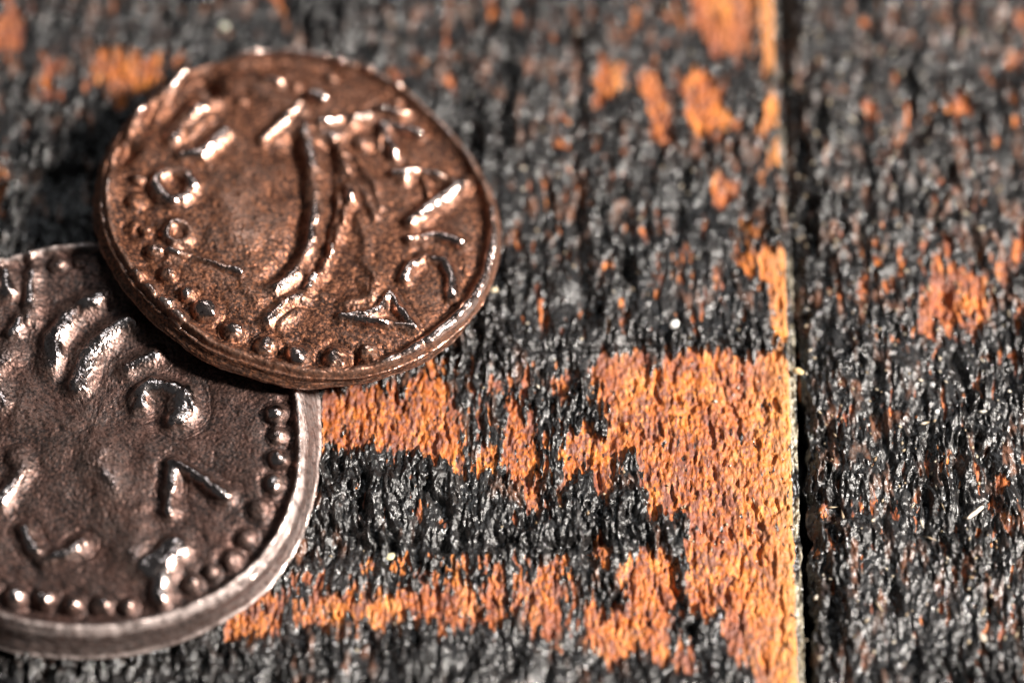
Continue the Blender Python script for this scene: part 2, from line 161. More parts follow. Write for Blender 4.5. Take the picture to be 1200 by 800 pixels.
BARE = [(1,
  [(0.4566, -0.1649), (0.5061, -0.0661), (0.7723, -0.0221), (0.7879, -0.1758), (0.836, -0.1758), (0.8672, -0.0826), (0.9647, -0.0441), (1.1592, 0.0),
   (1.3383, -0.1101), (1.3887, -0.0551), (1.6406, -0.0331), (1.5326, -2.2162), (1.2802, -2.2162), (1.2821, -1.9494), (1.202, -1.9053),
   (1.1192, -1.8019), (1.1388, -1.638), (1.1041, -1.578), (1.0809, -1.7177), (1.0178, -1.6879), (0.9468, -1.608), (0.9525, -1.4169), (0.915, -1.2745),
   (0.9596, -1.1823), (0.963, -1.0689), (0.8893, -1.0275), (0.8414, -1.0689), (0.7578, -1.0482), (0.7151, -0.8607), (0.6855, -0.7027),
   (0.6054, -0.6921), (0.574, -0.8607), (0.5251, -0.9756), (0.4876, -0.9756), (0.4567, -0.8397), (0.3965, -0.7556), (0.3766, -0.8397),
   (0.3014, -0.8292), (0.2695, -0.7027), (0.2942, -0.5859), (0.3991, -0.5432), (0.4656, -0.5432), (0.5224, -0.5539), (0.5529, -0.436),
   (0.5069, -0.3281), (0.4774, -0.3821)]),
 (0.8,
  [(-1.1014, -0.2847), (-0.8157, -0.2194), (-0.6227, -0.2738), (-0.4902, -0.1649), (-0.4087, -0.1539), (-0.3358, -0.2303), (-0.3051, -0.436),
   (-0.2273, -0.6497), (-0.2261, -0.8187), (-0.2919, -0.8397), (-0.3777, -0.745), (-0.4723, -0.7344), (-0.6146, -0.7027), (-0.8518, -0.6709),
   (-1.0794, -0.6603)]),
 (1, [(-0.2074, -0.7977), (-0.1894, -0.6497), (-0.1328, -0.5966), (-0.0758, -0.6232), (-0.0943, -0.7819), (-0.1601, -0.8397)]),
 (1,
  [(-0.038, -0.5432), (-0.0096, -0.3281), (0.0574, -0.3389), (0.0761, -0.4897), (0.133, -0.5432), (0.1506, -0.8607), (0.1966, -1.0171),
   (0.1403, -1.0586), (0.0563, -0.9391), (-0.0283, -0.7977), (-0.0663, -0.6497)]),
 (0.7, [(-0.1323, -0.1375), (-0.089, -0.1375), (-0.0672, -0.2276), (-0.0733, -0.3767), (-0.1139, -0.436), (-0.1531, -0.3172)]),
 (0.9, [(0.0602, -0.1211), (0.1035, -0.1211), (0.1249, -0.1933), (0.1179, -0.3129), (0.0769, -0.3605), (0.0383, -0.2652)]),
 (0.8, [(0.2596, -0.1539), (0.3173, -0.1539), (0.3454, -0.2227), (0.3356, -0.3367), (0.2807, -0.3821), (0.2298, -0.2912)]),
 (0.7, [(0.1719, -0.3821), (0.2005, -0.3821), (0.2137, -0.5592), (0.2076, -0.8502), (0.1801, -0.9652), (0.1559, -0.7344)]),
 (0.7, [(-0.0036, -0.301), (0.0371, -0.301), (0.0573, -0.3659), (0.0511, -0.4736), (0.0126, -0.5165), (-0.0238, -0.4306)]),
 (0.7, [(0.3223, -0.1375), (0.3511, -0.1375), (0.365, -0.1867), (0.3598, -0.2684), (0.3322, -0.301), (0.3069, -0.2358)]),
 (0.9, [(-1.5442, -1.7969), (-1.509, -1.578), (-1.3841, -1.4876), (-1.2684, -1.4976), (-1.2191, -1.578), (-1.2261, -1.7524), (-1.3697, -1.8167)]),
 (0.55,
  [(-1.2211, -1.5278), (-1.0153, -1.4775), (-0.6925, -1.4674), (-0.185, -1.4017), (-0.1557, -1.7177), (-0.3658, -1.7673), (-0.6864, -1.7474),
   (-0.96, -1.7772), (-1.1895, -1.7524)]),
 (0.8, [(-0.7373, -1.5278), (-0.6, -1.4775), (-0.392, -1.4976), (-0.3669, -1.6779), (-0.4572, -1.7772), (-0.596, -1.6879), (-0.7342, -1.658)]),
 (1, [(-0.4009, -1.5278), (-0.3235, -1.4371), (-0.2032, -1.4573), (-0.1605, -1.6779), (-0.2014, -1.7375), (-0.3662, -1.7375)]),
 (0.8, [(-0.6378, -1.3153), (-0.5775, -1.3153), (-0.5467, -1.352), (-0.5547, -1.4128), (-0.6114, -1.4371), (-0.6664, -1.3885)]),
 (0.7, [(-0.4508, -1.2541), (-0.4043, -1.2541), (-0.3808, -1.2786), (-0.3873, -1.3194), (-0.4311, -1.3357), (-0.4733, -1.3031)]),
 (0.9, [(-0.1485, -1.3), (-0.0464, -1.3255), (-0.0092, -1.5278), (-0.0183, -1.7177), (-0.1144, -1.7375), (-0.1564, -1.578)]),
 (0.9,
  [(0.0, -1.4169), (0.1481, -1.3865), (0.2322, -1.2745), (0.2875, -1.3255), (0.2949, -1.5278), (0.2652, -1.7772), (0.1826, -1.8167),
   (0.0824, -1.7524), (0.0092, -1.638)]),
 (0.9, [(0.4585, -1.2029), (0.519, -1.2029), (0.5483, -1.2612), (0.5376, -1.3581), (0.4798, -1.3966), (0.4267, -1.3194)]),
 (1,
  [(0.626, -1.3255), (0.7195, -1.2949), (0.8904, -1.3255), (0.8925, -1.578), (0.8619, -1.6879), (0.8064, -1.7077), (0.665, -1.6779),
   (0.6174, -1.5278)]),
 (1,
  [(0.3855, -1.653), (0.5148, -1.608), (0.6203, -1.618), (0.8347, -1.6779), (0.8466, -1.9151), (0.746, -1.9347), (0.6612, -1.8561), (0.5819, -1.9543),
   (0.5095, -1.9347), (0.4335, -1.8364), (0.375, -1.7673)]),
 (0.9, [(0.8675, -1.8167), (0.996, -1.7969), (0.982, -1.9494), (0.8907, -1.964)]),
 (0.9, [(0.9029, -1.578), (0.9328, -1.578), (0.9468, -1.608), (0.9408, -1.658), (0.9119, -1.6779), (0.8862, -1.638)]),
 (1, [(1.0716, 2.5575), (1.4774, 2.5575), (1.4462, 2.0523), (1.3623, 2.0026), (1.2044, 2.0274), (1.1046, 2.1147)]),
 (1, [(1.5034, 2.5575), (1.623, 2.5575), (1.6109, 1.8419), (1.509, 1.8419)]),
 (1, [(1.5021, 1.6827), (1.6239, 1.6827), (1.6213, 1.4105), (1.4589, 1.3805)]),
 (0.8, [(1.5345, 1.4105), (1.5924, 1.4105), (1.6175, 1.3296), (1.6026, 1.1958), (1.5456, 1.1425), (1.4985, 1.2492)]),
 (1, [(1.0196, 1.8419), (1.0972, 1.8788), (1.2709, 1.7437), (1.2722, 1.5007), (1.1986, 1.4165), (1.1188, 1.4405), (1.04, 1.5007)]),
 (1, [(0.7545, 1.8419), (0.8676, 1.8788), (0.9338, 1.6827), (0.9559, 1.3805), (0.8839, 1.3207), (0.8193, 1.5612)]),
 (0.9, [(1.2609, 1.537), (1.3367, 1.537), (1.373, 1.4971), (1.359, 1.4309), (1.2863, 1.4045), (1.2202, 1.4573)]),
 (0.8, [(1.1882, 1.1898), (1.2833, 1.1898), (1.3268, 1.087), (1.3061, 0.9171), (1.2141, 0.8496), (1.1339, 0.9849)]),
 (1, [(0.5315, 1.9282), (0.6746, 1.9282), (0.6613, 1.7682), (0.5689, 1.7132), (0.5263, 1.5854), (0.4863, 1.6218)]),
 (0.7, [(0.7598, 2.2087), (0.7959, 2.2087), (0.8127, 2.1578), (0.8054, 2.0735), (0.7705, 2.0399), (0.7397, 2.1072)]),
 (0.8, [(0.4129, 1.2017), (0.4379, 1.2017), (0.4498, 1.1519), (0.445, 1.0694), (0.4209, 1.0365), (0.3992, 1.1024)]),
 (0.9, [(-2.848, 2.0088), (-2.6943, 2.0088), (-2.7093, 1.805), (-2.7236, 1.5975), (-2.7935, 1.5854), (-2.7907, 1.805)]),
 (0.9,
  [(-2.5691, 1.9778), (-2.4591, 2.015), (-2.0997, 2.0026), (-2.0778, 1.805), (-2.2321, 1.6705), (-2.2789, 1.6097), (-2.3615, 1.634), (-2.3902, 1.756),
   (-2.5418, 1.7437)]),
 (0.8, [(-2.4453, 2.4299), (-2.3805, 2.4299), (-2.3458, 2.3956), (-2.3518, 2.3385), (-2.4116, 2.3158), (-2.4729, 2.3613)]),
 (0.7, [(-2.9179, 1.5007), (-2.8775, 1.5007), (-2.8529, 1.4465), (-2.8515, 1.3565), (-2.8867, 1.3207), (-2.929, 1.3925)]),
 (0.7, [(0.0395, 0.6992), (0.0888, 0.6992), (0.1133, 0.6544), (0.1057, 0.5799), (0.0589, 0.5502), (0.0148, 0.6096)]),
 (0.85, [(0.5039, 0.5902), (0.558, 0.5902), (0.5843, 0.5507), (0.5751, 0.4852), (0.5235, 0.4591), (0.4757, 0.5114)]),
 (0.7, [(0.6275, 0.3009), (0.6738, 0.3009), (0.696, 0.2571), (0.6876, 0.1844), (0.6432, 0.1554), (0.6028, 0.2134)]),
 (0.75, [(1.0072, 0.6532), (1.0515, 0.6532), (1.0727, 0.6222), (1.0644, 0.5707), (1.0218, 0.5502), (0.9832, 0.5913)]),
 (0.7, [(1.0931, 0.2672), (1.1174, 0.2672), (1.1287, 0.2403), (1.1235, 0.1955), (1.0999, 0.1777), (1.0792, 0.2134)]),
 (1, [(1.417, 0.6188), (1.5027, 0.6647), (1.6056, 0.6532), (1.5756, 0.0221), (1.479, 0.0221), (1.4759, 0.3911), (1.407, 0.3798)]),
 (0.75, [(1.3323, 0.78), (1.4064, 0.78), (1.4385, 0.6624), (1.4192, 0.4682), (1.3464, 0.3911), (1.2863, 0.5456)]),
 (0.6, [(-0.7262, 1.953), (-0.6648, 1.953), (-0.6328, 1.8807), (-0.6398, 1.7609), (-0.6969, 1.7132), (-0.7538, 1.8087)]),
 (0.6, [(-1.5059, 2.4936), (-1.402, 2.4936), (-1.3482, 2.4439), (-1.3606, 2.3613), (-1.4576, 2.3284), (-1.5535, 2.3943)]),
 (0.7, [(-0.3877, 1.8665), (-0.3469, 1.8665), (-0.326, 1.8112), (-0.3312, 1.7193), (-0.3694, 1.6827), (-0.4068, 1.756)]),
 (0.6, [(-0.1685, 2.4299), (-0.0907, 2.4299), (-0.0517, 2.3537), (-0.0631, 2.2275), (-0.1364, 2.1773), (-0.2065, 2.2779)]),
 (0.6, [(0.232, 2.2401), (0.2836, 2.2401), (0.3087, 2.1647), (0.2999, 2.0399), (0.2509, 1.9902), (0.2054, 2.0897)]),
 (0.7, [(0.9801, 2.4936), (1.0191, 2.4936), (1.0352, 2.3791), (1.0239, 2.1898), (0.9851, 2.1147), (0.9545, 2.2653)]),
 (0.8, [(1.8565, 0.4932), (1.8933, 0.4932), (1.9084, 0.4353), (1.8975, 0.3392), (1.8606, 0.3009), (1.8319, 0.3776)]),
 (0.8, [(2.0935, 0.6992), (2.1379, 0.6992), (2.1559, 0.6337), (2.1424, 0.5251), (2.0977, 0.4818), (2.0633, 0.5684)]),
 (0.8, [(2.2365, 0.6992), (2.2711, 0.6992), (2.283, 0.6199), (2.269, 0.4886), (2.2329, 0.4364), (2.2089, 0.541)]),
 (0.8, [(2.1346, 0.4138), (2.1884, 0.4138), (2.2124, 0.3697), (2.1995, 0.2964), (2.1467, 0.2672), (2.1022, 0.3257)]),
 (0.75, [(2.3252, 0.3065), (2.4129, 0.3065), (2.4498, 0.2106), (2.4251, 0.052), (2.3379, -0.011), (2.2683, 0.1153)]),
 (0.8, [(2.5803, 0.3911), (2.7385, 0.4138), (2.7665, 0.2784), (2.7314, 0.0886), (2.6442, 0.0886), (2.5859, 0.2112)]),
 (0.8, [(2.9048, 0.6992), (2.9541, 0.6992), (2.9745, 0.6509), (2.9601, 0.5707), (2.9107, 0.5388), (2.8719, 0.6028)]),
 (0.8, [(2.8683, 0.2448), (2.9218, 0.2448), (2.9441, 0.1944), (2.9288, 0.1108), (2.8753, 0.0775), (2.833, 0.1442)]),
 (0.7, [(2.7155, 0.8147), (2.7427, 0.8147), (2.7524, 0.7661), (2.7418, 0.6854), (2.7135, 0.6532), (2.6942, 0.7176)]),
 (0.7, [(2.7139, 0.0221), (2.7477, 0.0221), (2.7624, -0.0044), (2.7537, -0.0485), (2.7202, -0.0661), (2.6927, -0.0309)]),
 (0.8, [(2.0928, 1.6949), (2.1664, 1.6949), (2.1991, 1.6291), (2.1812, 1.52), (2.109, 1.4766), (2.0483, 1.5636)]),
 (0.8, [(2.1696, 1.2611), (2.2072, 1.2611), (2.2223, 1.2041), (2.2106, 1.1094), (2.1726, 1.0717), (2.1437, 1.1472)]),
 (0.6, [(2.6148, 1.7682), (2.7369, 1.7682), (2.7895, 1.6619), (2.7573, 1.4863), (2.6369, 1.4165), (2.5383, 1.5563)]),
 (0.75, [(2.9739, 1.7437), (3.0248, 1.7437), (3.0416, 1.6449), (3.0197, 1.4814), (2.9662, 1.4165), (2.9319, 1.5466)]),
 (0.75, [(2.7267, 0.8612), (2.7589, 0.8612), (2.7716, 0.8194), (2.7611, 0.7499), (2.7284, 0.7222), (2.7039, 0.7777)]),
 (0.7, [(2.0769, -0.9756), (2.105, -0.9756), (2.116, -1.0223), (2.1067, -1.0999), (2.078, -1.1309), (2.0568, -1.0689)]),
 (0.7, [(2.674, -0.7556), (2.7165, -0.7556), (2.7284, -0.8659), (2.7067, -1.0482), (2.6607, -1.1206), (2.6347, -0.9756)]),
 (0.5, [(2.3945, 0.5616), (2.6646, 0.5616), (2.7856, 0.3911), (2.7223, 0.1108), (2.4609, 0.0), (2.2367, 0.2224)]),
 (0.5, [(2.4731, 1.1425), (2.5231, 1.1425), (2.5428, 1.0717), (2.5267, 0.9544), (2.4761, 0.9077), (2.4381, 1.0013)])]
ZONES = [(0.62, [(-0.6271, -0.0441), (0.4341, -0.0441), (0.4767, -0.436), (0.2805, -1.0689), (-0.5646, -0.8607)]),
 (0.45, [(-1.094, -0.2194), (-0.3845, -0.1649), (-0.1882, -0.8607), (-1.0384, -0.7556)]),
 (0.6, [(-1.389, -1.3763), (-0.1858, -1.2745), (0.9301, -1.2336), (0.9114, -1.8758), (-0.1826, -1.8265), (-1.3697, -1.8167)]),
 (0.3, [(-1.0848, -0.7819), (0.4705, -0.8607), (0.466, -1.1721), (-1.0717, -1.1721)]),
 (0.58, [(1.9007, 0.7338), (3.1208, 0.8496), (3.0328, -0.1101), (2.3069, -0.1649), (1.89, 0.1108)]),
 (0.4, [(1.8828, 2.7507), (3.3473, 2.7507), (3.1703, 0.8496), (1.9781, 0.7916)]),
 (0.34, [(1.6368, -0.1101), (3.0328, -0.1101), (2.8355, -2.2642), (1.5753, -2.2642)]),
 (0.42, [(-0.0523, 2.7507), (1.569, 2.7507), (1.5215, 0.0), (0.0483, 0.0)]),
 (0.38, [(-0.8891, 2.7507), (0.0, 2.7507), (0.0, 1.4405), (-0.609, 1.6827)]),
 (0.36, [(-3.4519, 2.7507), (-0.9414, 2.7507), (-1.5359, 1.9902), (-2.5198, 1.4405), (-3.3089, 1.2611)])]
CRACKS = [([(-1.2115, -1.1721), (-0.7602, -1.1412), (-0.4651, -1.2336), (-0.0791, -1.2234), (0.2787, -1.2745), (0.5579, -1.2439)], 0.0338, 0.05),
 ([(-1.1844, -1.2745), (-0.9295, -1.2541), (-0.6967, -1.2745)], 0.0676, 0.04), ([(0.8989, -1.3509), (0.9014, -1.588)], 0.0193, 0.04),
 ([(1.2355, -1.2745), (1.1815, -1.4775), (1.1308, -1.603)], 0.0145, 0.03), ([(1.3297, -1.0171), (1.3513, -1.1721), (1.3334, -1.3763)], 0.0145, 0.025),
 ([(0.4827, -0.0221), (0.7728, 0.0), (1.1602, 0.0276), (1.3998, -0.0221)], 0.0242, 0.035),
 ([(-0.1931, -0.0221), (0.1932, 0.0), (0.4343, -0.0331)], 0.0193, 0.03), ([(0.8005, -0.0551), (0.8143, -0.2738), (0.8403, -0.3821)], 0.0145, 0.025),
 ([(1.1554, -0.1101), (1.1976, -0.2738), (1.1678, -0.436)], 0.0121, 0.02),
 ([(1.8419, 0.5616), (1.7834, 0.1108), (1.7542, -0.1649), (1.7711, -0.6497), (1.795, -1.0689), (1.739, -1.578), (1.7355, -2.2162)], 0.0435, 0.09),
 ([(2.4826, 0.3911), (2.4992, -0.1649), (2.574, -0.436), (2.6347, -0.8607), (2.6475, -1.2745), (2.5911, -1.6779)], 0.0435, 0.09),
 ([(2.1011, 0.0), (2.0435, -0.3821), (2.0796, -0.8607), (2.0404, -1.3255), (2.0801, -1.7772)], 0.0338, 0.07),
 ([(2.2955, -0.3281), (2.3129, -0.7556), (2.2459, -1.1721)], 0.029, 0.06),
 ([(2.1655, 2.2401), (2.0698, 1.5007), (2.094, 0.9077), (1.9647, 0.5616)], 0.0435, 0.07),
 ([(2.419, 1.4405), (2.5481, 1.1425), (2.675, 0.8496), (2.7015, 0.5616)], 0.0435, 0.08),
 ([(2.3736, 2.1147), (2.4105, 1.6827), (2.3544, 1.3805)], 0.0386, 0.05), ([(2.9646, 2.2401), (2.8876, 1.6218), (2.9128, 1.0247)], 0.0386, 0.06),
 ([(0.0, 2.2401), (-0.0203, 1.6218), (0.02, 1.1425)], 0.0338, 0.05),
 ([(0.4053, 1.6218), (0.3797, 1.1425), (0.4238, 0.6762), (0.3877, 0.1108)], 0.0338, 0.05),
 ([(0.2237, 0.9661), (0.1768, 0.5616), (0.2035, 0.1108)], 0.029, 0.05), ([(0.6745, 1.1425), (0.6801, 0.6762), (0.6321, 0.2224)], 0.0338, 0.06),
 ([(-0.3072, 1.9902), (-0.2625, 1.5007), (-0.2009, 1.3207)], 0.0338, 0.05), ([(1.3058, 1.3207), (1.3669, 0.9661), (1.3163, 0.5616)], 0.0338, 0.05),
 ([(1.0027, 1.2611), (1.0187, 0.7916)], 0.029, 0.05), ([(0.418, -1.2745), (0.4608, -1.5278), (0.5613, -1.578)], 0.0386, 0.05),
 ([(-0.4705, -0.8607), (-0.374, -1.0689), (-0.2796, -1.1721)], 0.0338, 0.05), ([(-0.8496, -0.7556), (-0.7947, -1.0689)], 0.029, 0.05),
 ([(-2.9977, 1.1425), (-2.6956, 1.113), (-2.4481, 1.1425)], 0.0386, 0.04), ([(0.472, -0.7556), (0.4908, -1.0689)], 0.0193, 0.03)]
PLANK_EDGE = [(1.5847, 2.7507), (1.5666, 1.9902), (1.5696, 1.3805), (1.5726, 0.7916), (1.5601, 0.0), (1.5488, -0.5432), (1.5379, -1.0689), (1.5274, -1.578),
 (1.5031, -2.3598)]
CRUMBS = [((0.9208, 0.1108), 0.032, (0.85, 0.85, 0.82), 'salt_grain', 'bright white grain lying on the black char above the large orange patch'),
 ((1.6143, -0.1758), 0.03, (0.62, 0.46, 0.24), 'wood_chip', 'pale yellow chip wedged beside the plank edge level with the top of the orange patch'),
 ((-0.1025, 0.3347), 0.02, (0.7, 0.58, 0.38), 'wood_chip', 'tiny cream chip touching the right rim of the upper coin'),
 ((2.5383, -1.0689), 0.034, (0.75, 0.62, 0.5), 'splinter', 'thin pale splinter alone on the right charred plank'),
 ((-1.7396, 2.1773), 0.028, (0.5, 0.5, 0.4), 'grit_grain', 'blurred pale grain of grit on the char above the upper coin'),
 ((2.5307, -1.8019), 0.03, (0.5, 0.42, 0.33), 'wood_flake', 'dull beige flake low on the right charred plank'),
 ((-0.6633, -1.3153), 0.024, (0.55, 0.5, 0.3), 'wood_flake', 'small yellowish flake on the dark crack below the coins')]
COIN_A_POS = (-1.2066, 0.7126, 0.26)
COIN_A_TILT = (0.13526, 0.80285)
COIN_B_POS = (-2.3, -0.64, 0.2)


# ---------------------------------------------------------------- noise
def grad_noise(x, y, seed):
    r = np.random.RandomState(seed); a = r.rand(256, 256)*2*np.pi; gx, gy = np.cos(a), np.sin(a)
    ix = np.floor(x).astype(np.int64); iy = np.floor(y).astype(np.int64); fx = x-ix; fy = y-iy
    u = fx*fx*fx*(fx*(fx*6-15)+10); v = fy*fy*fy*(fy*(fy*6-15)+10)
    def g(i, j):
        a_, b_ = (ix+i) & 255, (iy+j) & 255
        return gx[a_, b_]*(fx-i)+gy[a_, b_]*(fy-j)
    p, q = g(0, 0), g(1, 0); s, t = g(0, 1), g(1, 1)
    return ((p+(q-p)*u)*(1-v)+(s+(t-s)*u)*v)*1.5
def fbm(x, y, sx, sy, oct_, seed, gain=.5):
    o = 0; a = 1; n = 0
    for k in range(oct_):
        o = o+a*grad_noise(x/sx*2**k+13.7*k, y/sy*2**k+7.3*k, seed+k); n += a; a *= gain
    return o/n
def smooth(a, b, x):
    t = np.clip((x-a)/(b-a), 0, 1); return t*t*(3-2*t)
def seg_dist(x, y, pts):
    d = np.full(x.shape, 1e9)
    if len(pts) == 1: return np.hypot(x-pts[0][0], y-pts[0][1])
    for (x0, y0), (x1, y1) in zip(pts[:-1], pts[1:]):
        dx, dy = x1-x0, y1-y0; t = np.clip(((x-x0)*dx+(y-y0)*dy)/(dx*dx+dy*dy+1e-12), 0, 1)
        d = np.minimum(d, np.hypot(x-x0-t*dx, y-y0-t*dy))
    return d
def poly_sd(x, y, pts):
    d = seg_dist(x, y, pts+[pts[0]]); ins = np.zeros(x.shape, bool)
    for (x0, y0), (x1, y1) in zip(pts, pts[1:]+pts[:1]):
        c = ((y0 > y) != (y1 > y)) & (x < (x1-x0)*(y-y0)/(y1-y0+1e-12)+x0); ins ^= c
    return np.where(ins, d, -d)

# ---------------------------------------------------------------- mesh output
def make_mesh(name, V, F, mat, attrs={}, normals=None, parent=None):
    me = bpy.data.meshes.new(name); F = np.asarray(F, np.int32)
    me.vertices.add(len(V)); me.vertices.foreach_set('co', np.asarray(V, np.float32).ravel())
    me.loops.add(F.size); me.loops.foreach_set('vertex_index', F.ravel())
    me.polygons.add(len(F)); me.polygons.foreach_set('loop_start', np.arange(0, F.size, F.shape[1], dtype=np.int32))
    me.update(calc_edges=True)
    me.polygons.foreach_set('use_smooth', np.ones(len(F), bool))
    for k, v in attrs.items():
        a = me.attributes.new(k, 'FLOAT', 'POINT'); a.data.foreach_set('value', np.asarray(v, np.float32).ravel())
    if normals is not None: me.normals_split_custom_set_from_vertices([tuple(n) for n in normals.tolist()])
    me.materials.append(mat)
    o = bpy.data.objects.new(name, me); col.objects.link(o)
    if parent: o.parent = parent
    return o

# ---------------------------------------------------------------- materials
def new_mat(name):
    m = bpy.data.materials.new(name); m.use_nodes = True; nt = m.node_tree
    return m, nt, nt.nodes['Principled BSDF']
class N:
    def __init__(s, nt): s.nt = nt
    def n(s, t, **k):
        o = s.nt.nodes.new(t)
        for a, b in k.items(): setattr(o, a, b)
        return o
    def l(s, a, b): s.nt.links.new(a, b)
    def attr(s, name): o = s.n('ShaderNodeAttribute'); o.attribute_name = name; return o.outputs['Fac']
    def noise(s, scale, detail=4, rough=.6, vec=None):
        o = s.n('ShaderNodeTexNoise'); o.inputs['Scale'].default_value = scale; o.inputs['Detail'].default_value = detail
        o.inputs['Roughness'].default_value = rough
        if vec is not None: s.l(vec, o.inputs['Vector'])
        return o.outputs['Fac']
    def ramp(s, fac, stops):
        o = s.n('ShaderNodeValToRGB'); s.l(fac, o.inputs[0]); e = o.color_ramp.elements
        while len(e) < len(stops): e.new(.5)
        for i, (p, c) in enumerate(stops): e[i].position = p; e[i].color = (*c, 1) if len(c) == 3 else c
        return o.outputs['Color']
    def mix(s, f, a, b, mode='MIX'):
        o = s.n('ShaderNodeMix', data_type='RGBA', blend_type=mode)
        for v, i in ((f, 0), (a, 6), (b, 7)):
            if hasattr(v, 'links'): s.l(v, o.inputs[i])
            elif i == 0: o.inputs[0].default_value = v
            else: o.inputs[i].default_value = (*v, 1)
        return o.outputs[2]
    def math(s, op, a, b=0.0, clamp=False):
        o = s.n('ShaderNodeMath', operation=op, use_clamp=clamp)
        for i, v in enumerate((a, b)):
            if hasattr(v, 'links'): s.l(v, o.inputs[i])
            else: o.inputs[i].default_value = v
        return o.outputs[0]
    def vec(s, scale=(1, 1, 1)):
        t = s.n('ShaderNodeTexCoord'); m = s.n('ShaderNodeMapping'); m.inputs['Scale'].default_value = scale
        s.l(t.outputs['Object'], m.inputs[0]); return m.outputs[0]
    def bump(s, h, strength, dist, norm=None):
        o = s.n('ShaderNodeBump'); o.inputs['Strength'].default_value = strength; o.inputs['Distance'].default_value = dist
        s.l(h, o.inputs['Height'])
        if norm is not None: s.l(norm, o.inputs['Normal'])
        return o.outputs[0]

def wood_material():
    m, nt, p = new_mat('charred_wood'); g = N(nt)
    bare = g.attr('bare'); raw = g.attr('raw')
    v1 = g.vec((1, .3, 1)); v0 = g.vec((1, 1, 1)); v2 = g.vec((1, .6, 1))
    n1 = g.noise(9, 6, .7, v1); n2 = g.noise(50, 4, .65, v1); n3 = g.noise(2.2, 4, .6, v0); n4 = g.noise(42, 4, .7, v2); n5 = g.noise(13, 5, .7, v2)
    orange = g.ramp(n1, [(.34, (.22, .055, .018)), (.46, (.42, .112, .020)), (.56, (.57, .180, .034)), (.70, (.74, .33, .10))])
    res = g.math('ADD', g.math('MULTIPLY', n5, .55), g.math('MULTIPLY', n4, .45))        # sooty residue left in the pores
    orange = g.mix(g.math('MULTIPLY', g.ramp(res, [(.47, (0, 0, 0)), (.545, (1, 1, 1))]), .9), orange, (.135, .055, .045))
    orange = g.mix(g.math('MULTIPLY', g.ramp(n3, [(.46, (0, 0, 0)), (.62, (1, 1, 1))]), .55), orange, (.23, .075, .045))
    orange = g.mix(g.math('MULTIPLY', g.ramp(n2, [(.58, (0, 0, 0)), (.70, (1, 1, 1))]), .5), orange, (.70, .34, .12))
    orange = g.mix(g.math('MULTIPLY', g.attr('pale'), .45), orange, (.72, .33, .085))
    char = g.ramp(n1, [(.3, (.004, .004, .004)), (.58, (.013, .012, .012)), (.75, (.05, .042, .038))])
    char = g.mix(g.ramp(n4, [(.62, (0, 0, 0)), (.72, (1, 1, 1))]), char, (.085, .07, .058))
    char = g.mix(g.math('MULTIPLY', g.attr('rust'), .75), char, (.19, .085, .05))
    char = g.mix(g.math('MULTIPLY', g.attr('rust'), g.ramp(n5, [(.48, (0, 0, 0)), (.56, (.8, .8, .8))])), char, (.065, .054, .047))
    edge = g.math('ADD', bare, g.math('MULTIPLY', g.math('SUBTRACT', g.math('ADD', g.math('MULTIPLY', n2, .5), g.math('MULTIPLY', n4, .5)), .5), 2.4))
    f = g.ramp(edge, [(.40, (0, 0, 0)), (.60, (1, 1, 1))])
    c = g.mix(f, char, orange)
    c = g.mix(g.math('MULTIPLY', raw, g.ramp(n2, [(.35, (.2, .2, .2)), (.6, (1, 1, 1))])), c, (.40, .35, .25))
    g.l(c, p.inputs['Base Color'])
    r = g.mix(f, g.ramp(n5, [(.40, (.13, .13, .13)), (.62, (.40, .40, .40))]), (.5, .5, .5))
    g.l(r, p.inputs['Roughness']); g.l(g.mix(f, (.70, .70, .70), (.35, .35, .35)), p.inputs['Specular IOR Level'])
    vo = g.n('ShaderNodeTexVoronoi', feature='F1'); vo.inputs['Scale'].default_value = 30
    dist = g.n('ShaderNodeMix', data_type='VECTOR'); dist.inputs[0].default_value = .04
    nz = g.n('ShaderNodeTexNoise'); nz.inputs['Scale'].default_value = 14; g.l(v0, nz.inputs['Vector'])
    g.l(v2, dist.inputs[4]); g.l(nz.outputs['Color'], dist.inputs[5]); g.l(dist.outputs[1], vo.inputs['Vector'])
    b = g.bump(vo.outputs['Distance'], .6, -.014); b = g.bump(n2, .6, .016, b); g.l(b, p.inputs['Normal'])
    return m

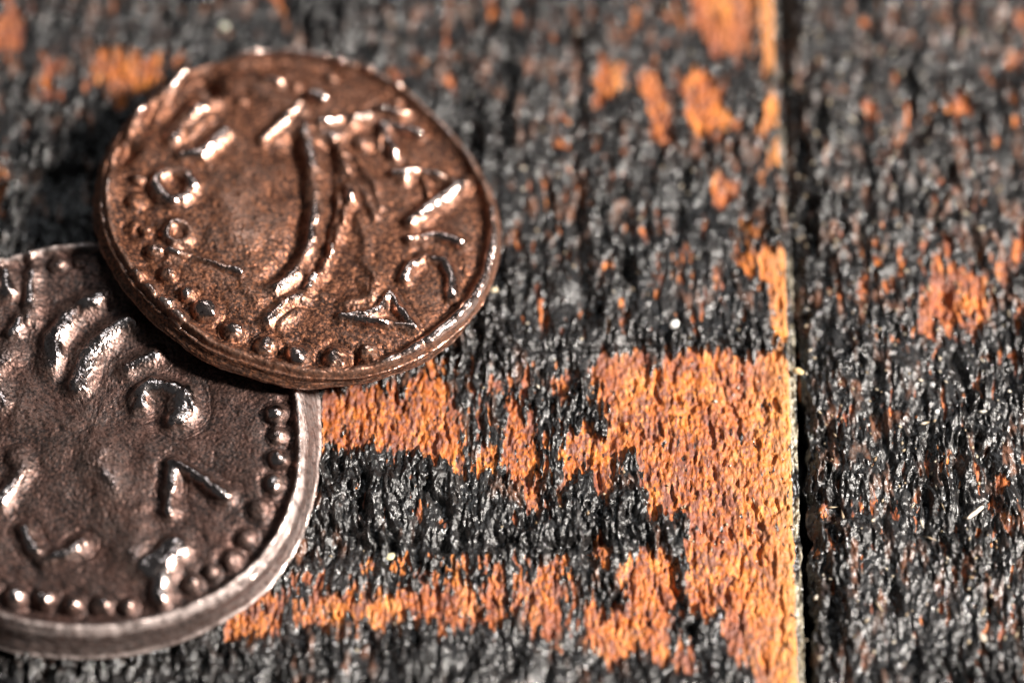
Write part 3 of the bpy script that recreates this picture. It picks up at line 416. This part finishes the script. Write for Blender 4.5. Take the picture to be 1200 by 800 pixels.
def coin_material(name, high, low, red, rough, pale, speck):
    m, nt, p = new_mat(name); g = N(nt)
    wear_glint = g.attr('wear_glint'); v = g.vec((1, 1, 1))
    a = g.noise(42, 3, .6, v); b = g.noise(5, 4, .65, v); d = g.noise(85, 2, .6, v)
    w = g.math('ADD', wear_glint, g.math('MULTIPLY', g.math('SUBTRACT', a, .5), .75))
    c = g.ramp(w, [(.15, low), (.45, tuple(x*.72+y*.28 for x, y in zip(low, high))), (.75, high), (1, tuple(min(1, x*.6+.42) for x in high))])  # patina by height; top stop paled to paint glints on the highest relief
    rf = g.math('MULTIPLY', g.ramp(g.math('ADD', g.math('MULTIPLY', b, .6), g.math('MULTIPLY', a, .4)), [(.44, (0, 0, 0)), (.6, (1, 1, 1))]), .62)
    c = g.mix(rf, c, red)
    sp = g.noise(46, 3, .8, v); fl = g.math('SUBTRACT', 1, g.ramp(w, [(.55, (0, 0, 0)), (.85, (1, 1, 1))]))
    c = g.mix(g.math('MULTIPLY', fl, g.ramp(sp, [(.52, (0, 0, 0)), (.60, (1, 1, 1))])), c, speck)
    c = g.mix(g.math('MULTIPLY', fl, g.math('MULTIPLY', g.ramp(sp, [(.40, (1, 1, 1)), (.47, (0, 0, 0))]), .8)), c, tuple(x*.55 for x in low))
    c = g.mix(g.ramp(d, [(.60, (0, 0, 0)), (.68, (1, 1, 1))]), c, tuple(x*.3 for x in low))
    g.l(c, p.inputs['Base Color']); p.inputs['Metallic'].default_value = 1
    g.l(g.ramp(g.math('ADD', w, g.math('MULTIPLY', rf, -.3)), [(0, (rough+.12,)*3), (.45, (rough+.06,)*3), (.80, (rough-.22,)*3)]), p.inputs['Roughness'])
    worn_edge_glint = g.math('MULTIPLY', g.attr('worn_edge_glint'), g.ramp(g.noise(22, 3, .6, v), [(.38, (.35, .35, .35)), (.55, (1, 1, 1))]))  # worn pale metal, with the rim and lip highlight lines painted in
    c = g.mix(worn_edge_glint, c, pale); g.l(c, p.inputs['Base Color'])
    g.l(g.math('SUBTRACT', g.ramp(w, [(.2, (.72,)*3), (.7, (1,)*3)]), g.math('MULTIPLY', worn_edge_glint, .45)), p.inputs['Metallic'])
    n = g.bump(a, .42, .008); n = g.bump(d, .3, .003, n); g.l(n, p.inputs['Normal'])
    return m

# ---------------------------------------------------------------- table surface: two charred planks
WOOD = wood_material()
def axis(lo, a, b, hi, fine):
    def tail(L):
        if L < 1e-6: return np.zeros(0)
        o = []; s = fine; t = 0
        while t < L: s = min(s*1.12, .09); t += s; o.append(t)
        return np.array(o)*L/o[-1]
    return np.concatenate([a-tail(a-lo)[::-1], np.arange(a, b, fine), b+tail(hi-b)])
top = bpy.data.objects.new('table_surface', None); col.objects.link(top)
top['label'] = 'scorched orange brown wooden planks under the two coins'; top['kind'] = 'structure'
GX = np.array([p[0] for p in PLANK_EDGE]); GY = np.array([p[1] for p in PLANK_EDGE])
def seam(y):
    o = np.argsort(GY); e = np.interp(y, GY[o], GX[o])
    sl = (GX[o][-1]-GX[o][0])/(GY[o][-1]-GY[o][0])
    e = np.where(y > GY.max(), GX[o][-1]+(y-GY.max())*sl, e); return np.where(y < GY.min(), GX[o][0]+(y-GY.min())*sl, e)
def wood_height(x, y):
    wx = x+.05*fbm(x, y, .5, .5, 3, 5); wy = y+.06*fbm(x, y, .4, .5, 3, 9)
    # bare (unburnt) patches
    sd = np.full(x.shape, -1.); dull = np.ones(x.shape); px = x+.028*fbm(x, y, .07, .25, 3, 41); py = y+.17*fbm(x, y, .045, .8, 4, 43, .6)+.05*fbm(x, y, .15, .3, 2, 44)
    for s, poly in BARE:
        xs = [q[0] for q in poly]; ys = [q[1] for q in poly]
        box = np.where((px > min(xs)-.12) & (px < max(xs)+.12) & (py > min(ys)-.12) & (py < max(ys)+.12))
        if len(box[0]) == 0: continue
        d = poly_sd(px[box], py[box], poly); d = d-(1-s)*.10+(1-s)*.22*fbm(x[box], y[box], .05, .16, 3, 77)
        dull[box] = np.where(d > np.maximum(sd[box], -.05), .5+.5*s if s < .95 else 1., dull[box]); sd[box] = np.maximum(sd[box], d)
    wzx = x+.05*fbm(x, y, .2, .2, 2, 141); sn = fbm(wzx, y, .042, .30, 4, 143, .6)+.35*fbm(x, y, .25, .3, 2, 145)
    for s, poly in ZONES:
        zf = smooth(-.16, .12, poly_sd(x, y, poly)); d = (sn-(1-s)*.5-.62*(1-zf))*.14; sd = np.maximum(sd, np.where(zf > .01, d, -1)); dull = np.where((d >= sd) & (zf > .01), .74, dull)
    out = (np.abs(x) > 2.95) | (y > 2.5) | (y < -2.1)
    far = .12*fbm(x, y, .35, .6, 4, 91)-.035
    sd = np.where(out, np.maximum(sd, far), sd)
    st = fbm(x, y, .035, .17, 3, 21)
    sd = sd+.05*st+.025*fbm(x, y, .12, .12, 2, 23)+.03*fbm(x, y, .016, .07, 2, 27)
    bare = smooth(-.024, .024, sd)
    # charred crust: elongated lumps and fissures along the grain
    lump = 1-np.abs(fbm(wx, wy, .15, .42, 4, 31))*2.5; calm = .55+.9*smooth(-.25, .35, fbm(x, y, .45, .6, 2, 131))
    fine = 1-np.abs(fbm(wx, wy, .05, .12, 3, 51))*2.4
    clump = fbm(wx, wy, .22, .32, 3, 61)
    tiny = fbm(x, y, .020, .038, 2, 57)
    zc = calm*(.055*(smooth(-.2, .9, lump)-.6)+.030*fine)+.042*clump+.006*tiny+.018*fbm(x, y, .9, .35, 2, 71)
    fib = fbm(wx, wy, .03, .45, 3, 81); fib2 = fbm(x, y, .028, .07, 3, 83)
    zo = -.012+.006*fib+.010*fib2+.009*tiny+.014*fbm(wx, wy, .18, .4, 2, 85)-.018*smooth(.16, .36, fbm(wx, wy, .06, .16, 3, 87))
    near = .45+.55*smooth(0, .14, -sd); z = (zc*near-.006)*(1-bare)+zo*bare
    for pts, w, dep in CRACKS:
        xs = [q[0] for q in pts]; ys = [q[1] for q in pts]
        box = np.where((x > min(xs)-.3) & (x < max(xs)+.3) & (y > min(ys)-.3) & (y < max(ys)+.3))
        if len(box[0]) == 0: continue
        cn = fbm(x[box], y[box], .09, .2, 3, 151); d = seg_dist(wx[box]+.05*cn, wy[box]+.02*st[box], pts); z[box] -= dep*np.exp(-(d/w)**2)*(.35+.75*smooth(-.3, .2, cn))*(.6 if pts[0][0] > 1.6 else 1)
    rust = smooth(.08, .4, fbm(x, y, .07, .2, 3, 97))*smooth(-.15, .25, fbm(x, y, .7, .5, 2, 99)+np.where((x > 1.6) | (y > .8), .12, -.15))
    bare = bare*(1-.62*smooth(.22, .40, fbm(x, y, .035, .085, 3, 161))*smooth(.12, -.05, fbm(x, y, .5, .4, 2, 163)-.12))
    return z-.03, bare*dull*(1-.3*smooth(.1, .5, fbm(x, y, .22, .3, 3, 111))), rust
def plank(side):
    if side < 0: ax = axis(-7, -3.0, 0, 0, .0064); n = int(4.55/.0064)
    fine = .0064
    ys = axis(-6, -2.2, 2.6, 8, .0066)
    if side < 0:
        u = np.concatenate([axis(-8.6, -4.6, -.02, -.02, fine)[:-1], -np.linspace(.02, 0, 5)]); u = np.unique(np.round(u, 6))
    else:
        u = np.unique(np.round(np.concatenate([np.linspace(0, .02, 5), axis(0.02, .02, 1.5, 6, fine)]), 6))
    U, Y = np.meshgrid(u, ys)
    gap = .012+.014*fbm(Y*0, Y, 1, .4, 3, 7)+.035*smooth(.5, -.6, Y)
    e = seam(Y)+.045*(side < 0)+.045*(side > 0)+.014*fbm(Y*0, Y, 1, .12, 3, 3)+.004*fbm(Y*0+3, Y, 1, .03, 2, 4)
    X = U+e+(0 if side < 0 else gap+.05*fbm(Y*0, Y, 1, .16, 3, 15))
    z, bare, rust = wood_height(X, Y)
    d = np.abs(U); raw = np.zeros(X.shape); pale = raw
    if side < 0:
        bev = smooth(.050, .028, d); z = z*(1-bev)+bev*(-.075+.030*fbm(X, Y, .03, .045, 3, 33))-.012*np.exp(-((d-.056)/.012)**2)*0
        raw = bev*(.25+.75*smooth(.9, .1, Y))*smooth(-.12, .18, fbm(X, Y, .05, .30, 3, 17)+.10*np.exp(-((Y+.35)/.35)**2)+.10*np.exp(-((Y+1.7)/.4)**2)-.02)
        bare = bare*(1-bev); pale = np.exp(-np.clip(d-.05, 0, 9)/.09)
    else: z -= .09*np.exp(-(d/(.07+.04*fbm(Y*0, Y, 1, .2, 2, 35)))**1.3)
    # side wall rows
    k = 14; wz = np.linspace(0, 1, k+1)[1:]
    s = -1 if side < 0 else 1; idx = -1 if side < 0 else 0
    ex, ey, ez = X[:, idx], Y[:, idx], z[:, idx]
    WZ = ez[:, None]*(1-wz)-.42*wz; WY = np.repeat(ey[:, None], k, 1)
    WX = ex[:, None]+.012*fbm(WY, WZ, .05, .05, 3, 29)*np.minimum(1, wz*3)
    wraw = np.clip(raw[:, idx][:, None]*(1-wz*2.2), 0, 1); wb = np.repeat((bare[:, idx]*.3)[:, None], k, 1)*(1-wz)
    if side < 0: cat = lambda A, B: np.concatenate([A, B], 1)
    else: cat = lambda A, B: np.concatenate([B[:, ::-1], A], 1)
    X, Y2, z2 = cat(X, WX), cat(Y, WY), cat(z, WZ); bare, raw, rust, pale = cat(bare, wb), cat(raw, wraw), cat(rust, WZ*0), cat(pale, WZ*0)
    # outer end walls
    h, w = X.shape; V = np.stack([X, Y2, z2], -1).reshape(-1, 3); I = np.arange(h*w).reshape(h, w)
    F = np.stack([I[:-1, :-1], I[:-1, 1:], I[1:, 1:], I[1:, :-1]], -1).reshape(-1, 4)
    n0 = len(V); border = np.concatenate([I[0], I[:, -1][1:], I[-1][::-1][1:], I[:, 0][::-1][1:-1]])
    low = V[border].copy(); low[:, 2] = -.42; V = np.concatenate([V, low]); m = len(border)
    b2 = n0+np.arange(m); F = np.concatenate([F, np.stack([border, b2, np.roll(b2, -1), np.roll(border, -1)], -1)])
    ext = lambda A: np.concatenate([A.ravel(), np.zeros(m)])
    return make_mesh('plank', V, F, WOOD, {'bare': ext(bare), 'raw': ext(raw), 'rust': ext(rust), 'pale': ext(pale)}, parent=top)
pl = plank(-1); pl['label'] = 'left plank with large bare orange patches and two coins on it'
pr = plank(1); pr['label'] = 'right plank almost wholly black beyond the dark joint'
def backing():
    xs = np.linspace(-8, 7, 60); ys = np.linspace(-6, 8, 60); X, Y = np.meshgrid(xs, ys); Zt = -.44+.012*fbm(X, Y, .5, .5, 2, 3)-.02
    I = np.arange(3600).reshape(60, 60); V = np.stack([X, Y, Zt], -1).reshape(-1, 3); V2 = V.copy(); V2[:, 2] = -.9
    F = np.stack([I[:-1, :-1], I[:-1, 1:], I[1:, 1:], I[1:, :-1]], -1).reshape(-1, 4)
    b = np.concatenate([I[0], I[:, -1][1:], I[-1][::-1][1:], I[:, 0][::-1][1:-1]])
    F = np.concatenate([F, F[:, ::-1]+3600, np.stack([b, b+3600, np.roll(b+3600, -1), np.roll(b, -1)], -1)])
    o = make_mesh('batten', np.concatenate([V, V2]), F, WOOD, {'bare': np.zeros(7200)}, parent=top); return o
backing()

# ---------------------------------------------------------------- coins
def periodic(samples, th):
    s = np.asarray(samples); n = len(s); t = (th/(2*np.pi)*n) % n; i = np.floor(t).astype(int); f = t-i
    p0, p1, p2, p3 = s[(i-1) % n], s[i % n], s[(i+1) % n], s[(i+2) % n]
    return .5*((2*p1)+(-p0+p2)*f+(2*p0-5*p1+4*p2-p3)*f*f+(-p0+3*p1-3*p2+p3)*f**3)
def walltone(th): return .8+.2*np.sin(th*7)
def make_coin(label, mat, strokes, rim_s, foot_s, thick, rimw, rimh, seed, matrix, shape, wide, edgew):
    root = bpy.data.objects.new('ancient_coin', None); col.objects.link(root); root.matrix_world = matrix
    root.empty_display_size = .3
    root['label'] = label; root['category'] = 'coin'; root['group'] = 'struck copper coins on the charred planks'
    NT = 1150; th = np.arange(NT)/NT*2*np.pi
    R = periodic(rim_s, th)+.006*fbm(np.cos(th)*1.2+5, np.sin(th)*1.2+5, .12, .12, 3, seed)
    FO = periodic(foot_s, th)+.008*fbm(np.cos(th)*1.2+9, np.sin(th)*1.2+9, .2, .2, 3, seed+3)
    s = np.concatenate([np.linspace(.002, .35, 55), np.linspace(.35, .965, 160)[1:], np.linspace(.965, 1, 14)[1:]])
    S, T = np.meshgrid(s, th, indexing='ij'); RR = np.broadcast_to(R, S.shape)
    x = S*RR*np.cos(T); y = S*RR*np.sin(T); e = RR*(1-S)          # e: distance in from the edge
    z = .020*fbm(x, y, .5, .5, 3, seed+11)+.010*fbm(x, y, .16, .16, 2, seed+12)
    lab = np.zeros(x.shape, int); names = ['coin_face']
    wx = x+.012*fbm(x, y, .09, .09, 2, seed+13); wy = y+.012*fbm(x, y, .09, .09, 2, seed+17)
    feat = np.zeros(x.shape)
    for nm, pts, w, hgt in strokes:
        X = [q[0] for q in pts]; Yy = [q[1] for q in pts]; m = 2.2*w
        box = np.where((x > min(X)-m) & (x < max(X)+m) & (y > min(Yy)-m) & (y < max(Yy)+m))
        if len(box[0]) == 0: continue
        d = seg_dist(wx[box], wy[box], pts)/w
        if nm == 'border_bead': prof = np.clip(1-(d/1.12)**2, 0, 1)**.68*.8+.2*np.exp(-(d/.9)**2)
        elif nm == 'notch': prof = np.exp(-d**2)
        elif nm == 'portrait': prof = np.exp(-(d/.85)**2)
        else: prof = .55*np.exp(-(d/.8)**2)+.45*np.clip(1-(d/1.0)**2, 0, 1)
        amp = hgt*(.9+.45*fbm(x[box], y[box], .16, .16, 2, seed+19))*((.78+.22*math.sin(pts[0][0]*37+pts[0][1]*23)) if nm == 'border_bead' else 1)
        if nm == 'notch': feat[box] += amp*prof; continue
        # dished ring round each raised mark, as the die leaves it
        feat[box] -= .16*abs(hgt)*np.exp(-((d-1.35)/.4)**2)
        v = amp*prof; cur = feat[box]; kk = .008; hh = np.clip(.5+.5*(v-cur)/kk, 0, 1); mx = v*hh+cur*(1-hh)+kk*hh*(1-hh)-.002*(1-np.abs(2*hh-1)); feat[box] = np.where(v > .0006, np.where(cur < 0, cur*.6+v, mx), cur)
        if nm[:6] == 'letter' or nm == 'border_bead':
            if ':' not in nm or nm not in names: names.append(nm)
            L = lab[box]; L[d < 1.0] = names.index(nm) if ':' in nm else len(names)-1; lab[box] = L
        elif nm == 'portrait':
            if 'portrait' not in names: names.append('portrait')
            L = lab[box]; L[d < 1.0] = names.index('portrait'); lab[box] = L
    z = z+feat
    rv = shape(th); rv = np.broadcast_to(rv, S.shape)
    lump = .85+.45*fbm(np.cos(T)*1.2+3, np.sin(T)*1.2+3, .16, .16, 2, seed+23)
    rw = rimw*wide(T); rim = rimh*rv*lump*np.exp(-(np.abs(e-rw*.62)/(rw*.6))**2.6)
    z = z+rim-.016*np.exp(-((e-rimw*2.4)/(rimw*.9))**2)
    z = z-.03*np.exp(-(e/(rimw*.25))**2)
    names.append('coin_rim'); lab[(e < rimw*1.5)] = len(names)-1
    fine = .0022*fbm(x, y, .06, .06, 2, seed+29, .6)+.0030*fbm(x, y, .018, .018, 2, seed+31)
    pit = smooth(.25, .5, fbm(x, y, .05, .05, 2, seed+37)); z = z+fine-.003*pit
    wear_glint = np.clip(.30+(z-.004)*12+1.2*np.clip(z-.02, 0, 1)*12-pit*.25, 0, 1); worn_edge_glint = edgew*np.exp(-((e-.014)/.020)**2)  # height wear, then a pale highlight line painted along the rim
    # edge wall
    K = 40; t = np.linspace(0, 1, K+1)[1:, None]; z0 = z[-1]
    bulge = .020*np.sin(np.pi*t)**.6
    wr = R*(1-t)+FO*t; prof = np.where(t < .80, t/.80, 1.0)
    lip = (.018 if edgew > .8 else .004)*np.exp(-((t-.90)/.06)**2)
    rr = R+(FO-R)*smooth(0, .85, t*np.ones(NT))+bulge*.6+lip-.05*smooth(.93, 1, t)-.012*np.exp(-((t-.5)/.2)**2)+.006*fbm(np.cos(th)*8+t*0, t*6+np.sin(th)*8, .5, .5, 3, seed+41)
    zz = z0*(1-smooth(0, .25, t*np.ones(NT)))*(1-t)-thick*t
    xw, yw = rr*np.cos(th), rr*np.sin(th)
    Xa = np.concatenate([x, xw]); Ya = np.concatenate([y, yw]); Za = np.concatenate([z, zz])
    La = np.concatenate([lab, np.full(xw.shape, len(names))]); names.append('coin_edge')
    Na = np.concatenate([worn_edge_glint, edgew*np.clip(.22+.75*np.exp(-((t-.88)/.10)**2)+.8*np.exp(-(t/.08)**2)+0*zz, 0, 1)*walltone(th)])  # highlight lines painted at wall top and lip, duller band between
    Wa = np.concatenate([wear_glint, np.clip(.30+.45*(t < .12)+.5*np.exp(-((t-.9)/.08)**2)+0*zz+.3*fbm(xw, yw+zz*3, .2, .2, 2, seed+43), 0, 1)])  # mask raised along the same painted highlight lines
    H = Xa.shape[0]; P = np.stack([Xa, Ya, Za], -1)
    dr = np.gradient(P, axis=0); dt = np.roll(P, -1, 1)-np.roll(P, 1, 1); nn = np.cross(dr, dt)
    nn /= np.linalg.norm(nn, axis=-1, keepdims=True)+1e-12
    P = P.reshape(-1, 3); nn = nn.reshape(-1, 3); Wf = Wa.ravel(); Nf = np.append(Na.ravel(), [0, 0])
    P = np.concatenate([P, [[0, 0, float(z[0].mean())], [0, 0, -thick]]]); nn = np.concatenate([nn, [[0, 0, 1], [0, 0, -1]]]); Wf = np.append(Wf, [.4, .4])
    I = np.arange(H*NT).reshape(H, NT); J = np.roll(I, -1, 1)
    Q = np.stack([I[:-1], I[1:], J[1:], J[:-1]], -1).reshape(-1, 4); ql = La[:-1].ravel()
    T3a = np.stack([np.full(NT, H*NT), I[0], J[0]], -1); T3b = np.stack([np.full(NT, H*NT+1), J[-1], I[-1]], -1)
    def part(name, faces, tris=None):
        fs = np.concatenate([np.stack([faces[:, 0], faces[:, 1], faces[:, 2]], -1), np.stack([faces[:, 0], faces[:, 2], faces[:, 3]], -1)]) if tris is not None else faces
        if tris is not None: fs = np.concatenate([fs, tris])
        used, inv = np.unique(fs, return_inverse=True)
        return make_mesh(name, P[used], inv.reshape(fs.shape), mat, {'wear_glint': Wf[used], 'worn_edge_glint': Nf[used]}, nn[used], root)
    for k, nm in enumerate(names):
        f = Q[ql == k]
        if len(f) < 6: continue
        part(nm.split(':')[0], f, T3a if k == 0 else (T3b if nm == 'coin_edge' else None))
    return root

tilt, az = COIN_A_TILT
n = Vector((math.sin(tilt)*math.cos(az), math.sin(tilt)*math.sin(az), math.cos(tilt)))
e1 = Vector((0, 1, 0)).cross(n).normalized(); e2 = n.cross(e1)
MA = Matrix.Translation(COIN_A_POS) @ Matrix((e1, e2, n)).transposed().to_4x4()
MB = Matrix.Translation(COIN_B_POS)
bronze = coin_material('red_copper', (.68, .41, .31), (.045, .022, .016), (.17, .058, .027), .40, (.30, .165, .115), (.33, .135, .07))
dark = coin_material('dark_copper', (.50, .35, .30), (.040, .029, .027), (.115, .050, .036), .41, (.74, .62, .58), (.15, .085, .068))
def ang(th, a, w): return np.exp(-((np.angle(np.exp(1j*(th-math.radians(a)))))/math.radians(w))**2)
make_coin('reddish copper coin with raised letters, tilted up where it leans on the darker coin', bronze,
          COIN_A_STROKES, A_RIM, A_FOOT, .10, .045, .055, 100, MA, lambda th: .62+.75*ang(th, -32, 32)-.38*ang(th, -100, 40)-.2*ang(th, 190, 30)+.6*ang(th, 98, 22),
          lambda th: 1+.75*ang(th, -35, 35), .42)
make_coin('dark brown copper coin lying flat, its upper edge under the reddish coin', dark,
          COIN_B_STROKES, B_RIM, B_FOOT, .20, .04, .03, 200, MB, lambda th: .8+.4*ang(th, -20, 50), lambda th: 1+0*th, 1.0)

# ---------------------------------------------------------------- crumbs lying on the wood
for i, ((cx, cy), size, colour, name, label) in enumerate(CRUMBS):
    m, nt, p = new_mat(name+'_surface'); g = N(nt)
    g.l(g.ramp(g.noise(60, 3), [(.3, tuple(c*.7 for c in colour)), (.6, colour)]), p.inputs['Base Color']); p.inputs['Roughness'].default_value = .45
    r = np.random.RandomState(i+5); nu, nv = 18, 12
    u, v = np.meshgrid(np.arange(nu)/nu*2*np.pi, np.linspace(.12, np.pi-.12, nv)); 
    X = np.sin(v)*np.cos(u); Y = np.sin(v)*np.sin(u); Zc = np.cos(v)
    k = 1+.35*fbm(X*1.3+i*3, Y*1.3+Zc, .8, .8, 2, 300+i)
    long = {'splinter': (1.9, .35, .3), 'wood_flake': (1.2, .8, .25), 'wood_chip': (1.1, .7, .5)}.get(name, (1, .75, .8))
    V = np.stack([X*k*size*long[0], Y*k*size*long[1], Zc*k*size*long[2]], -1).reshape(-1, 3)
    I = np.arange(nu*nv).reshape(nv, nu); J = np.roll(I, -1, 1)
    F = np.stack([I[:-1], I[1:], J[1:], J[:-1]], -1).reshape(-1, 4)
    F = np.concatenate([F, [[I[0, a], I[0, b], I[0, c], I[0, d]] for a, b, c, d in ((0, 3, 6, 9), (0, 9, 12, 15))]])
    o = make_mesh(name, V, F, m)
    hz, _, _ = wood_height(np.array([[cx-.01, cx, cx+.01]]), np.array([[cy, cy, cy]]))
    o.location = (cx, cy, float(hz.max())+size*long[2]*.7); o.rotation_euler = (.2, .1, r.rand()*3 if name != 'splinter' else .7)
    o['label'] = label; o['category'] = 'crumb'

# ---------------------------------------------------------------- dust and fibres caught in the grain
def dust():
    r = np.random.RandomState(77); n = 420
    px = np.where(r.rand(n) < .68, r.uniform(1.62, 3.0, n), r.uniform(-1.0, 1.6, n)); py = r.uniform(-2.0, 2.4, n)
    h, _, _ = wood_height(px, py); V = []; F = []
    base = np.array([(1, 0, 0), (0, 1, 0), (-1, 0, 0), (0, -1, 0), (0, 0, 1), (0, 0, -1)], float)
    tri = [(0, 1, 4), (1, 2, 4), (2, 3, 4), (3, 0, 4), (1, 0, 5), (2, 1, 5), (3, 2, 5), (0, 3, 5)]
    for k in range(n):
        if np.hypot(px[k]+1.19, py[k]-.58) < 1.25: continue
        a = r.rand()*6.3; sx = r.choice([.007, .01, .013]); ln = sx*r.choice([1, 1.4, 3.2], p=[.5, .35, .15])
        c, s_ = math.cos(a), math.sin(a); q = base*np.array([ln, sx*.7, sx*.5])*(1+.4*r.rand(6, 1))
        q = np.stack([q[:, 0]*c-q[:, 1]*s_, q[:, 0]*s_+q[:, 1]*c, q[:, 2]+.2*q[:, 0]], -1)+[px[k], py[k], h[k]+sx*.4]
        F += [tuple(i+len(V) for i in t) for t in tri]; V += q.tolist()
    m, nt, p = new_mat('dust_grains'); g = N(nt)
    g.l(g.ramp(g.noise(6, 3), [(.35, (.20, .13, .07)), (.5, (.34, .27, .18)), (.65, (.55, .50, .42))]), p.inputs['Base Color']); p.inputs['Roughness'].default_value = .6
    o = make_mesh('dust', V, F, m); o['kind'] = 'stuff'; o['label'] = 'fine pale dust and fibres caught in the charred grain'; o['category'] = 'dust'
dust()
